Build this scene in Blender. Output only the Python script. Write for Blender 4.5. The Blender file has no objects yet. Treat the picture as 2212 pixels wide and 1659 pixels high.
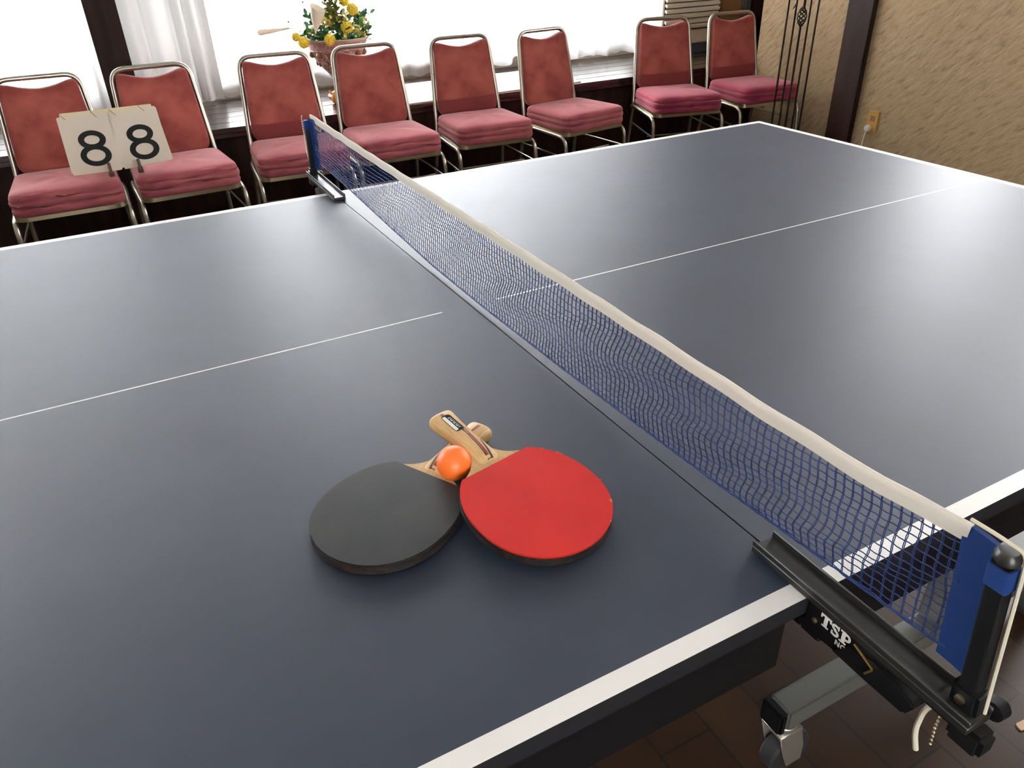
import bpy, bmesh, math, random
from mathutils import Vector, Matrix
SC = bpy.context.scene
COL = SC.collection
rnd = random.Random(7)
PI = math.pi

# ------------------------------------------------------------------ materials
def mat(name, color=(.5, .5, .5), rough=.5, metal=0., spec=.5, sheen=0., sheen_tint=(1, 1, 1), coat=0., sub=0.):
    m = bpy.data.materials.new(name); m.use_nodes = True
    b = m.node_tree.nodes['Principled BSDF']
    b.inputs['Base Color'].default_value = (*color, 1)
    b.inputs['Roughness'].default_value = rough
    b.inputs['Metallic'].default_value = metal
    b.inputs['Specular IOR Level'].default_value = spec
    b.inputs['Sheen Weight'].default_value = sheen
    b.inputs['Sheen Tint'].default_value = (*sheen_tint, 1)
    b.inputs['Sheen Roughness'].default_value = .4
    b.inputs['Coat Weight'].default_value = coat
    return m

def nodes(m): return m.node_tree.nodes, m.node_tree.links, m.node_tree.nodes['Principled BSDF']

def noise_color(m, c1, c2, scale=8., detail=4., stretch=(1, 1, 1), lo=.35, hi=.65, coord='Object', rot=(0, 0, 0)):
    n, l, b = nodes(m)
    tc = n.new('ShaderNodeTexCoord'); mp = n.new('ShaderNodeMapping'); mp.inputs['Scale'].default_value = stretch
    mp.inputs['Rotation'].default_value = rot
    nz = n.new('ShaderNodeTexNoise'); nz.inputs['Scale'].default_value = scale; nz.inputs['Detail'].default_value = detail
    r = n.new('ShaderNodeValToRGB')
    r.color_ramp.elements[0].position = lo; r.color_ramp.elements[0].color = (*c1, 1)
    r.color_ramp.elements[1].position = hi; r.color_ramp.elements[1].color = (*c2, 1)
    l.new(tc.outputs[coord], mp.inputs['Vector']); l.new(mp.outputs[0], nz.inputs['Vector'])
    l.new(nz.outputs['Fac'], r.inputs['Fac']); l.new(r.outputs['Color'], b.inputs['Base Color'])
    return r, mp

def add_bump(m, scale=60., strength=.3, dist=.002, stretch=(1, 1, 1), detail=3., rot=(0, 0, 0), coord='Object'):
    n, l, b = nodes(m)
    tc = n.new('ShaderNodeTexCoord'); mp = n.new('ShaderNodeMapping'); mp.inputs['Scale'].default_value = stretch
    mp.inputs['Rotation'].default_value = rot
    nz = n.new('ShaderNodeTexNoise'); nz.inputs['Scale'].default_value = scale; nz.inputs['Detail'].default_value = detail
    bp = n.new('ShaderNodeBump'); bp.inputs['Strength'].default_value = strength; bp.inputs['Distance'].default_value = dist
    l.new(tc.outputs[coord], mp.inputs['Vector']); l.new(mp.outputs[0], nz.inputs['Vector'])
    l.new(nz.outputs['Fac'], bp.inputs['Height']); l.new(bp.outputs['Normal'], b.inputs['Normal'])

M = {}
M['table'] = mat('table_blue', (.05, .065, .105), .49, spec=.5)
noise_color(M['table'], (.013, .019, .036), (.018, .025, .045), 5., 6.)
add_bump(M['table'], 900., .05, .0004)
M['white_paint'] = mat('line_white', (.78, .77, .74), .4)
M['board_edge'] = mat('board_edge', (.012, .012, .014), .5)
M['black_steel'] = mat('black_steel', (.006, .006, .007), .42, spec=.35)
M['black_plastic'] = mat('black_plastic', (.006, .006, .007), .5, spec=.28)
M['grey_steel'] = mat('grey_enamel', (.20, .20, .18), .36, metal=.35)
M['chrome'] = mat('zinc_chrome', (.78, .75, .66), .34, metal=.85)
M['rubber_wheel'] = mat('wheel_rubber', (.03, .03, .03), .6)
M['channel'] = mat('channel_black', (.017, .017, .016), .38, spec=.5)
M['net'] = mat('net_blue', (.006, .024, .125), .6)
M['band'] = mat('band_blue', (.008, .034, .15), .8, spec=.25)
add_bump(M['band'], 900., .3, .0005)
M['tape'] = mat('tape_white', (.68, .63, .55), .8)
add_bump(M['tape'], 500., .3, .0006)
M['cord'] = mat('cord_cream', (.62, .57, .44), .8)
M['bead'] = mat('bead_metal', (.62, .52, .36), .3, metal=1.)
M['brass'] = mat('brass_wire', (.75, .55, .2), .3, metal=1.)
M['print_white'] = mat('print_white', (.8, .79, .74), .5)
M['print_black'] = mat('print_black', (.010, .012, .010), .7, spec=.2)
M['red_rubber'] = mat('red_rubber', (.58, .018, .014), .5, spec=.25)
noise_color(M['red_rubber'], (.44, .011, .009), (.50, .016, .012), 14., 3.)
M['black_rubber'] = mat('black_rubber', (.022, .024, .026), .44, spec=.3)
noise_color(M['black_rubber'], (.009, .010, .011), (.018, .018, .017), 16., 4.)
M['sponge_dark'] = mat('sponge_dark', (.045, .028, .018), .9)
noise_color(M['sponge_dark'], (.012, .010, .010), (.10, .05, .02), 90., 3.)
M['sponge_orange'] = mat('sponge_orange', (.55, .16, .03), .9)
M['edge_tape'] = mat('edge_tape', (.014, .010, .008), .5)
noise_color(M['edge_tape'], (.008, .007, .007), (.045, .022, .010), 120., 3., (1, 1, 1), .5, .75)
M['ply'] = mat('blade_ply', (.60, .40, .19), .5)
noise_color(M['ply'], (.52, .33, .14), (.66, .46, .23), 60., 4., (1, 12, 12))
M['handle'] = mat('handle_wood', (.60, .40, .17), .42)
noise_color(M['handle'], (.50, .31, .12), (.62, .42, .20), 40., 4., (1, 14, 14))
M['burgundy'] = mat('stripe_burgundy', (.22, .025, .03), .5)
M['stripe_black'] = mat('stripe_dark', (.03, .015, .015), .5)
M['ball'] = mat('ball_orange', (.90, .17, .022), .42)
M['ball'].node_tree.nodes['Principled BSDF'].inputs['Subsurface Weight'].default_value = .15
M['ball'].node_tree.nodes['Principled BSDF'].inputs['Subsurface Radius'].default_value = (.01, .004, .002)

def velvet(name, c1, c2, band=None, cband=None):
    m = mat(name, c1, .9, spec=.15, sheen=.35, sheen_tint=(1., .72, .72))
    r, mp = noise_color(m, c1, c2, 7., 6., (1, 1, 1), .36, .66)
    n, l, b = nodes(m)
    if band is not None:                      # worn nap: the lower part of the pad was never sat against
        tc = n.new('ShaderNodeTexCoord'); sx = n.new('ShaderNodeSeparateXYZ')
        nz = n.new('ShaderNodeTexNoise'); nz.inputs['Scale'].default_value = 9.
        ad = n.new('ShaderNodeMath'); ad.operation = 'MULTIPLY_ADD'; ad.inputs[1].default_value = .012
        lt = n.new('ShaderNodeMapRange'); lt.inputs['From Min'].default_value = band + .010; lt.inputs['From Max'].default_value = band + .002
        mx = n.new('ShaderNodeMix'); mx.data_type = 'RGBA'
        l.new(tc.outputs['Object'], sx.inputs[0]); l.new(tc.outputs['Object'], nz.inputs['Vector'])
        l.new(nz.outputs['Fac'], ad.inputs[0]); l.new(sx.outputs['Z'], ad.inputs[2])
        l.new(ad.outputs[0], lt.inputs['Value']); l.new(lt.outputs['Result'], mx.inputs['Factor'])
        l.new(r.outputs['Color'], mx.inputs['A']); mx.inputs['B'].default_value = (*cband, 1)
        l.new(mx.outputs['Result'], b.inputs['Base Color'])
    add_bump(m, 700., .25, .0006)
    return m
M['back_velvet'] = velvet('backrest_velvet', (.17, .030, .026), (.31, .080, .064))
M['back_worn'] = velvet('backrest_velvet_worn', (.18, .032, .027), (.31, .080, .064), .575, (.16, .030, .030))
M['seat_velvet'] = velvet('seat_velvet', (.23, .050, .064), (.33, .090, .096))  # same fabric as the backrests; the mauve of its sheen is put into the colour
M['seat_deep'] = velvet('seat_velvet_deep', (.20, .025, .052), (.28, .048, .070))
M['frame'] = mat('champagne_metal', (.46, .43, .35), .30, metal=1.)
M['rail'] = mat('brass_rail', (.50, .42, .27), .32, metal=1.)
M['wood_dark'] = mat('dark_wood', (.018, .009, .007), .6, spec=.15)
noise_color(M['wood_dark'], (.011, .006, .005), (.030, .014, .010), 18., 5., (1, 1, .08))
M['ledge'] = mat('lacquered_planks', (.022, .013, .011), .22, spec=.6)
noise_color(M['ledge'], (.016, .009, .008), (.042, .024, .018), 20., 5., (.07, 1, 1))
M['brown_wood'] = mat('brown_wood', (.19, .10, .045), .45)
M['card'] = mat('card_cream', (.62, .53, .43), .7)
M['card_old'] = mat('card_yellowed', (.64, .54, .36), .75)
M['clip_wood'] = mat('clip_brown', (.07, .022, .012), .5)
M['ac_white'] = mat('heater_cream', (.86, .78, .62), .5)
M['ac_dark'] = mat('heater_dark', (.05, .065, .075), .4)
M['grey_cloth'] = mat('grey_cloth', (.16, .16, .17), .8)
M['cloth_white'] = mat('mat_white', (.86, .80, .74), .7)
M['iron'] = mat('wrought_iron', (.028, .024, .016), .38, metal=.7)
M['outlet'] = mat('outlet_tan', (.42, .22, .05), .4)
M['plug'] = mat('plug_white', (.75, .72, .66), .4)
M['toy'] = mat('toy_orange', (.75, .30, .045), .8)
M['toy_white'] = mat('toy_white', (.75, .72, .66), .8)
M['paper'] = mat('paper_scrap', (.60, .42, .28), .8)
M['ceiling'] = mat('ceiling_white', (.46, .45, .43), .9)
M['frame_white'] = mat('window_frame_white', (.7, .7, .68), .5)
M['lamp_metal'] = mat('lamp_metal', (.5, .5, .5), .4)

# bowl: mauve ceramic with mottled relief
M['bowl'] = mat('bowl_ceramic', (.3, .2, .2), .45)
r_, _ = noise_color(M['bowl'], (.10, .045, .06), (.50, .36, .27), 55., 3., (1, 1, 1), .38, .62)
M['bowl_band'] = mat('bowl_band', (.40, .22, .22), .45)
noise_color(M['bowl_band'], (.26, .12, .13), (.46, .27, .24), 60., 2.)
M['bowl_rim'] = mat('bowl_rim', (.52, .42, .29), .4)
M['bowl_gold'] = mat('bowl_brown', (.22, .075, .02), .5)
M['yellow'] = mat('blossom_yellow', (.72, .50, .03), .8); add_bump(M['yellow'], 220., .8, .003)
noise_color(M['yellow'], (.58, .38, .02), (.88, .70, .08), 160., 2.)
M['pale_yellow'] = mat('spray_yellow', (.66, .58, .16), .8)
M['leaf'] = mat('leaf_green', (.035, .13, .035), .6)
noise_color(M['leaf'], (.015, .06, .02), (.05, .20, .06), 30., 2.)
M['leaf_olive'] = mat('leaf_olive', (.11, .13, .015), .7)
M['stem'] = mat('stem_brown', (.16, .12, .03), .7)
M['calla'] = mat('calla_cream', (.80, .72, .56), .6)
M['berry'] = mat('berry_blue', (.03, .035, .14), .5)

# stucco
M['stucco'] = mat('stucco_beige', (.34, .245, .155), .9)
def stucco(m):
    n, l, b = nodes(m)
    tc = n.new('ShaderNodeTexCoord'); m1 = n.new('ShaderNodeMapping'); m1.inputs['Rotation'].default_value = (math.radians(40), 0, 0)
    m2 = n.new('ShaderNodeMapping'); m2.inputs['Scale'].default_value = (20, 13, 46)
    l.new(tc.outputs['Object'], m1.inputs[0]); l.new(m1.outputs[0], m2.inputs[0])
    nz = n.new('ShaderNodeTexNoise'); nz.inputs['Scale'].default_value = 1.; nz.inputs['Detail'].default_value = 4.; nz.inputs['Roughness'].default_value = .62
    l.new(m2.outputs[0], nz.inputs['Vector'])
    r = n.new('ShaderNodeValToRGB'); e = r.color_ramp.elements
    e[0].position = .30; e[0].color = (.19, .125, .066, 1); e[1].position = .46; e[1].color = (.285, .195, .105, 1)
    x = e.new(.68); x.color = (.335, .235, .135, 1)
    l.new(nz.outputs['Fac'], r.inputs['Fac']); l.new(r.outputs['Color'], b.inputs['Base Color'])
    bp = n.new('ShaderNodeBump'); bp.inputs['Strength'].default_value = .7; bp.inputs['Distance'].default_value = .008
    l.new(nz.outputs['Fac'], bp.inputs['Height']); l.new(bp.outputs['Normal'], b.inputs['Normal'])
stucco(M['stucco'])
M['plaster'] = mat('plaster_beige', (.28, .24, .19), .9)

# floor: dark brown boards
M['floor'] = mat('floor_boards', (.05, .025, .012), .30, spec=.32)
n, l, b = nodes(M['floor'])
tc = n.new('ShaderNodeTexCoord'); mp = n.new('ShaderNodeMapping'); mp.inputs['Rotation'].default_value = (0, 0, math.radians(90))
br = n.new('ShaderNodeTexBrick'); br.inputs['Scale'].default_value = 1.0
br.inputs['Brick Width'].default_value = .46; br.inputs['Row Height'].default_value = .115; br.inputs['Mortar Size'].default_value = .0022
br.inputs['Color1'].default_value = (.026, .0125, .0065, 1); br.inputs['Color2'].default_value = (.040, .020, .0095, 1); br.inputs['Mortar'].default_value = (.008, .005, .004, 1)
nz = n.new('ShaderNodeTexNoise'); nz.inputs['Scale'].default_value = 9.; nz.inputs['Detail'].default_value = 5.
mx = n.new('ShaderNodeMix'); mx.data_type = 'RGBA'; mx.blend_type = 'MULTIPLY'; mx.inputs['Factor'].default_value = .6
l.new(tc.outputs['Object'], mp.inputs['Vector']); l.new(mp.outputs[0], br.inputs['Vector']); l.new(tc.outputs['Object'], nz.inputs['Vector'])
rr = n.new('ShaderNodeValToRGB'); rr.color_ramp.elements[0].color = (.45, .45, .45, 1); rr.color_ramp.elements[1].color = (1.3, 1.2, 1.1, 1)
l.new(nz.outputs['Fac'], rr.inputs['Fac']); l.new(br.outputs['Color'], mx.inputs['A']); l.new(rr.outputs['Color'], mx.inputs['B'])
l.new(mx.outputs['Result'], b.inputs['Base Color'])

def glass_mat():
    m = bpy.data.materials.new('window_glass'); m.use_nodes = True
    n = m.node_tree.nodes; l = m.node_tree.links; n.remove(n['Principled BSDF'])
    o = n['Material Output']; t = n.new('ShaderNodeBsdfTransparent'); g = n.new('ShaderNodeBsdfGlossy'); g.inputs['Roughness'].default_value = .02
    f = n.new('ShaderNodeFresnel'); f.inputs['IOR'].default_value = 1.35
    mx = n.new('ShaderNodeMixShader'); l.new(f.outputs[0], mx.inputs[0]); l.new(t.outputs[0], mx.inputs[1]); l.new(g.outputs[0], mx.inputs[2])
    l.new(mx.outputs[0], o.inputs['Surface']); return m
M['glass'] = glass_mat()

def curtain_mat(name, color, sheer, dense=.35):
    m = bpy.data.materials.new(name); m.use_nodes = True
    n = m.node_tree.nodes; l = m.node_tree.links; n.remove(n['Principled BSDF'])
    o = n['Material Output']; tr = n.new('ShaderNodeBsdfTranslucent'); tr.inputs['Color'].default_value = (*color, 1)
    df = n.new('ShaderNodeBsdfDiffuse'); df.inputs['Color'].default_value = (*color, 1)
    tp = n.new('ShaderNodeBsdfTransparent')
    m1 = n.new('ShaderNodeMixShader'); m1.inputs[0].default_value = dense
    l.new(tr.outputs[0], m1.inputs[1]); l.new(df.outputs[0], m1.inputs[2])
    m2 = n.new('ShaderNodeMixShader'); m2.inputs[0].default_value = sheer
    l.new(m1.outputs[0], m2.inputs[1]); l.new(tp.outputs[0], m2.inputs[2])
    l.new(m2.outputs[0], o.inputs['Surface']); return m
M['sheer'] = curtain_mat('sheer_white', (.92, .92, .92), .28)
M['sheer_thick'] = curtain_mat('sheer_gathered', (.74, .74, .73), .0, .955)
M['sheer_mid'] = curtain_mat('sheer_medium', (.86, .86, .86), .09, .60)

# ------------------------------------------------------------------ mesh helpers
class MB:
    def __init__(self): self.v = []; self.f = []; self.mi = []; self.cur = 0
    def add(self, vs, fs, T=None):
        o = len(self.v)
        self.v += [tuple(T @ Vector(p)) if T else tuple(p) for p in vs]
        for q in fs: self.f.append([i + o for i in q]); self.mi.append(self.cur)
        return self
    def box(self, x0, x1, y0, y1, z0, z1, T=None):
        vs = [(x, y, z) for z in (z0, z1) for y in (y0, y1) for x in (x0, x1)]
        return self.add(vs, [(0, 2, 3, 1), (4, 5, 7, 6), (0, 1, 5, 4), (2, 6, 7, 3), (0, 4, 6, 2), (1, 3, 7, 5)], T)
    def tube(self, pts, r, seg=8, closed=False, cap=True, T=None, flat=None):
        P = [Vector(p) for p in pts]; N = len(P); vs = []; fs = []
        rs = r if isinstance(r, (list, tuple)) else [r] * N
        prev = None
        for i in range(N):
            if closed: t = P[(i + 1) % N] - P[i - 1]
            else: t = (P[min(i + 1, N - 1)] - P[max(i - 1, 0)])
            t.normalize()
            if prev is None:
                a = Vector((0, 0, 1)) if abs(t.z) < .9 else Vector((1, 0, 0)); u = t.cross(a).normalized()
            else:
                u = prev - t * prev.dot(t); u.normalize()
            prev = u; w = t.cross(u)
            for k in range(seg):
                a = 2 * PI * k / seg
                vs.append(P[i] + (u * math.cos(a) + w * math.sin(a)) * rs[i])
        M_ = N if closed else N - 1
        for i in range(M_):
            for k in range(seg):
                a = i * seg + k; b = i * seg + (k + 1) % seg; c = ((i + 1) % N) * seg
                fs.append((a, b, c + (k + 1) % seg, c + k))
        if cap and not closed:
            fs.append(tuple(range(seg))[::-1]); fs.append(tuple((N - 1) * seg + k for k in range(seg)))
        return self.add(vs, fs, T)
    def lathe(self, prof, seg=32, T=None):
        vs = []; fs = []
        for r, z in prof:
            for k in range(seg):
                a = 2 * PI * k / seg; vs.append((r * math.cos(a), r * math.sin(a), z))
        for i in range(len(prof) - 1):
            for k in range(seg):
                a = i * seg + k; b = i * seg + (k + 1) % seg; fs.append((a, b, b + seg, a + seg))
        fs.append(tuple(range(seg))[::-1]); fs.append(tuple((len(prof) - 1) * seg + k for k in range(seg)))
        return self.add(vs, fs, T)
    def ball(self, c, rx, ry=None, rz=None, seg=16, rings=10, T=None):
        ry = rx if ry is None else ry; rz = rx if rz is None else rz
        vs = [(c[0], c[1], c[2] - rz)]; fs = []
        for i in range(1, rings):
            a = PI * i / rings
            for k in range(seg):
                b = 2 * PI * k / seg
                vs.append((c[0] + rx * math.sin(a) * math.cos(b), c[1] + ry * math.sin(a) * math.sin(b), c[2] - rz * math.cos(a)))
        vs.append((c[0], c[1], c[2] + rz)); L = len(vs) - 1
        for k in range(seg):
            fs.append((0, 1 + (k + 1) % seg, 1 + k)); o = 1 + (rings - 2) * seg; fs.append((L, o + k, o + (k + 1) % seg))
        for i in range(rings - 2):
            for k in range(seg):
                a = 1 + i * seg + k; b = 1 + i * seg + (k + 1) % seg; fs.append((a, b, b + seg, a + seg))
        return self.add(vs, fs, T)
    def prism(self, out, z0, z1, T=None):
        n = len(out)
        vs = [(x, y, z0) for x, y in out] + [(x, y, z1) for x, y in out]
        fs = [tuple(range(n))[::-1], tuple(range(n, 2 * n))] + [(i, (i + 1) % n, n + (i + 1) % n, n + i) for i in range(n)]
        return self.add(vs, fs, T)
    def rings(self, rings, capa=True, capb=True, T=None):
        n = len(rings[0]); vs = [p for r in rings for p in r]; fs = []
        for i in range(len(rings) - 1):
            for k in range(n):
                a = i * n + k; b = i * n + (k + 1) % n; fs.append((a, b, b + n, a + n))
        if capa: fs.append(tuple(range(n))[::-1])
        if capb: fs.append(tuple((len(rings) - 1) * n + k for k in range(n)))
        return self.add(vs, fs, T)
    def build(self, name, mats, parent=None, smooth=True, bevel=0., angle=40, seg=2, loc=None):
        me = bpy.data.meshes.new(name); me.from_pydata(self.v, [], self.f)
        if not isinstance(mats, (list, tuple)): mats = [mats]
        for m in mats: me.materials.append(m)
        if len(mats) > 1: me.polygons.foreach_set('material_index', self.mi)
        bm = bmesh.new(); bm.from_mesh(me)
        bmesh.ops.recalc_face_normals(bm, faces=bm.faces)
        if bevel > 0:
            es = [e for e in bm.edges if len(e.link_faces) == 2 and e.calc_face_angle(0) > math.radians(30)]
            bmesh.ops.bevel(bm, geom=es, offset=bevel, segments=seg, affect='EDGES', clamp_overlap=True)
        if smooth:
            for f in bm.faces: f.smooth = True
            for e in bm.edges:
                if len(e.link_faces) == 2 and e.calc_face_angle(0) > math.radians(angle): e.smooth = False
        bm.to_mesh(me); bm.free(); me.update()
        o = bpy.data.objects.new(name, me); COL.objects.link(o)
        if loc: o.location = loc
        if parent: o.parent = parent
        return o

def fillet(pts, r, n=6):
    P = [Vector(p) for p in pts]; out = [P[0]]
    for i in range(1, len(P) - 1):
        a, b, c = P[i - 1], P[i], P[i + 1]
        ri = r[i] if isinstance(r, dict) and i in r else (r if not isinstance(r, dict) else .02)
        d1 = (a - b); d2 = (c - b); k = min(ri, d1.length * .49, d2.length * .49)
        p, q = b + d1.normalized() * k, b + d2.normalized() * k
        for j in range(n + 1):
            t = j / n; out.append(p * (1 - t) ** 2 + b * 2 * t * (1 - t) + q * t * t)
    out.append(P[-1]); return out

def round_poly(pts, r, n=6):
    N = len(pts); out = []
    for i in range(N):
        a, b, c = Vector(pts[i - 1]), Vector(pts[i]), Vector(pts[(i + 1) % N])
        ri = r[i] if isinstance(r, (list, tuple)) else r
        d1 = a - b; d2 = c - b; k = min(ri, d1.length * .49, d2.length * .49)
        p, q = b + d1.normalized() * k, b + d2.normalized() * k
        for j in range(n + 1):
            t = j / n; v = p * (1 - t) ** 2 + b * 2 * t * (1 - t) + q * t * t; out.append((v.x, v.y))
    return out

def strip(pts, w):                       # a flat stroke as quads: list of (x, y) -> verts, faces in 2D
    P = [Vector((*p, 0)) for p in pts]; vs = []; fs = []
    for i in range(len(P)):
        t = (P[min(i + 1, len(P) - 1)] - P[max(i - 1, 0)]).normalized(); nrm = Vector((-t.y, t.x, 0)) * w / 2
        vs += [P[i] + nrm, P[i] - nrm]
    for i in range(len(P) - 1): fs.append((2 * i, 2 * i + 1, 2 * i + 3, 2 * i + 2))
    return vs, fs

def thing(name, label, cat, loc=(0, 0, 0), rz=0., group=None):
    o = bpy.data.objects.new(name, None); COL.objects.link(o); o.empty_display_size = .05
    o.location = loc; o.rotation_euler = (0, 0, rz); o['label'] = label; o['category'] = cat
    if group: o['group'] = group
    return o
def tag(o, label, cat, group=None):
    o['label'] = label; o['category'] = cat
    if group: o['group'] = group
    return o
def struct(o): o['kind'] = 'structure'; return o

# ------------------------------------------------------------------ the room
Z = .76                                  # table top height
XL, XR, YB, YF, ZC = -4.0, 3.30, -3.4, 3.62, 2.80
struct(MB().box(XL - .2, 4.6, YB - .2, YF + .2, -.1, 0).build('floor', M['floor'], smooth=False))
struct(MB().box(XL - .2, 4.6, YB - .2, YF + .2, ZC, ZC + .1).build('ceiling', M['ceiling'], smooth=False))

def wall_panels(axis, a0, a1, b0, b1, openings):
    """boxes of a wall along `axis`, thickness b0..b1, leaving (s0, s1, z0, z1) openings"""
    mb = MB(); ops = sorted(openings); s = a0
    def bx(s0, s1, z0, z1):
        if s1 - s0 < 1e-6 or z1 - z0 < 1e-6: return
        if axis == 'x': mb.box(s0, s1, b0, b1, z0, z1)
        else: mb.box(b0, b1, s0, s1, z0, z1)
    for (s0, s1, z0, z1) in ops:
        bx(s, s0, 0, ZC); bx(s0, s1, 0, z0); bx(s0, s1, z1, ZC); s = s1
    bx(s, a1, 0, ZC); return mb

def window(k, axis, s0, s1, z0, z1, b, cols, facing):
    """frame of bars and one pane, in the opening; facing is the thickness direction sign"""
    mb = MB(); w = .045; d0, d1 = sorted((b, b + facing * .05))
    def bx(s_0, s_1, z_0, z_1, m=mb, e0=d0, e1=d1):
        if axis == 'x': m.box(s_0, s_1, e0, e1, z_0, z_1)
        else: m.box(e0, e1, s_0, s_1, z_0, z_1)
    bx(s0, s1, z0, z0 + w); bx(s0, s1, z1 - w, z1); bx(s0, s0 + w, z0 + w, z1 - w); bx(s1 - w, s1, z0 + w, z1 - w)
    for i in range(1, cols):
        c = s0 + (s1 - s0) * i / cols; bx(c - w / 2, c + w / 2, z0 + w, z1 - w)
    fr = struct(mb.build('window_%d' % k, M['frame_white'], smooth=False))
    g = MB(); m = (d0 + d1) / 2; bx(s0 + w * .5, s1 - w * .5, z0 + w * .5, z1 - w * .5, g, m - .002, m + .002)
    g.build('pane', M['glass'], fr, smooth=False)
    return fr

ZS, ZT = .645, 2.62                      # sill and head of the window band
FRONT = [(-3.4, -.43, ZS, ZT), (-.30, 3.02, ZS, ZT)]
struct(wall_panels('x', XL - .2, 4.6, YF, YF + .18, FRONT).build('wall_front', M['plaster'], smooth=False))
window(1, 'x', -3.4, -.43, ZS, ZT, YF + .06, 3, 1)
window(2, 'x', -.30, 3.02, ZS, ZT, YF + .06, 3, 1)
RIGHT = [(-.45, .60, 1.25, 2.50), (1.02, 1.58, 1.22, 2.50)]
wr = wall_panels('y', YB - .2, 2.785, XR, XR + .18, RIGHT)
struct(wr.build('wall_right', M['stucco'], smooth=False))
window(4, 'y', -.45, .60, 1.25, 2.50, XR + .08, 2, 1)
window(5, 'y', 1.02, 1.58, 1.22, 2.50, XR + .08, 1, 1)
struct(wall_panels('y', YB - .2, YF + .2, XL - .18, XL, []).build('wall_left', M['plaster'], smooth=False))
BACK_FILL = [(-1.6, -.4, 1.0, 2.1)]
struct(wall_panels('x', XL - .2, 4.6, YB - .18, YB, BACK_FILL).build('wall_back', M['plaster'], smooth=False))
window(6, 'x', -1.6, -.4, 1.0, 2.1, YB - .06, 2, -1)  # unseen window added behind the camera to let in fill light
struct(MB().box(4.42, 4.6, 2.6, YF, 0, ZC).box(XR + .18, 4.42, 2.6, 2.785, 0, ZC).build('wall_alcove', M['stucco'], smooth=False))
# dark posts
struct(MB().box(-.437, -.293, 3.36, 3.46, .548, ZC).build('trim_1', M['wood_dark'], bevel=.004))
struct(MB().box(XR - .035, XR, 1.95, 2.115, 0, ZC).build('trim_2', M['wood_dark'], bevel=.003))
# window ledge of dark lacquered boards
mb = MB(); y = 2.80
while y < YF - .01:
    y1 = min(y + .133, YF); mb.box(XL, 4.42, y, y1 - .006, .522, .548); y = y1
mb.box(XL, 4.42, 2.806, YF, .50, .535)
led = struct(mb.build('trim_3', M['ledge'], bevel=.002, seg=1))
struct(MB().box(XL, 4.42, 2.84, 2.87, 0, .50).build('trim_4', M['wood_dark'], smooth=False))
for x in (-2.6, -1.2, .2, 1.6, 3.0): pass

# ------------------------------------------------------------------ curtains
def curtain(name, x0, x1, yc, z0f, amp, pitch, seed, label, m='sheer', ztop=2.70):
    r = random.Random(seed); n = int((x1 - x0) / .008); zs = 14
    ph = [r.uniform(0, 6.28) for _ in range(4)]
    vs = []; fs = []
    for i in range(n + 1):
        x = x0 + (x1 - x0) * i / n
        for k in range(zs + 1):
            zt = k / zs; zz = z0f(x) + (ztop - z0f(x)) * zt
            a = 2 * PI * x / pitch + 1.6 * math.sin(2 * PI * x / (pitch * 3.1) + ph[0]) + .8 * math.sin(2 * PI * x / (pitch * 1.7) + ph[1])
            am = amp * (.75 + .35 * math.sin(2 * PI * x / (pitch * 4.3) + ph[2])) * (1.15 - .35 * zt)
            yy = yc + am * math.sin(a) + .25 * am * math.sin(2 * a + ph[3])
            xx = x + .35 * am * math.cos(a)
            vs.append((xx, yy, zz))
    for i in range(n):
        for k in range(zs):
            a = i * (zs + 1) + k; fs.append((a, a + zs + 1, a + zs + 2, a + 1))
    mb = MB(); mb.add(vs, fs); o = mb.build(name, M[m], angle=180)
    return tag(o, label, 'curtain', 'sheer window curtains')
hem = lambda b: (lambda x: b + .006 * math.sin(x * 23) + .004 * math.sin(x * 61))
curtain('sheer_curtain', -2.3, -.44, 3.525, hem(.562), .028, .135, 1, 'white sheer curtain left of the dark window post', 'sheer_mid')
curtain('sheer_curtain', -.28, .145, 3.525, hem(.560), .036, .100, 2, 'greyish gathered sheer curtain just right of the dark window post', 'sheer_thick')
curtain('sheer_curtain', .09, 1.62, 3.585, hem(.566), .016, .23, 3, 'brightest flat sheer curtain behind the flower bowl')
curtain('sheer_curtain', 1.64, 2.12, 3.525, lambda x: .572 + .05 * math.exp(-((x - 1.72) / .07) ** 2) + .05 * math.exp(-((x - 1.98) / .06) ** 2), .030, .17, 4, 'short sheer curtain with a drooping hem point behind the white mat')
curtain('sheer_curtain', 2.14, 2.955, 3.525, hem(.572), .030, .15, 5, 'white sheer curtain beside the louvered heater', 'sheer_mid')

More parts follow.
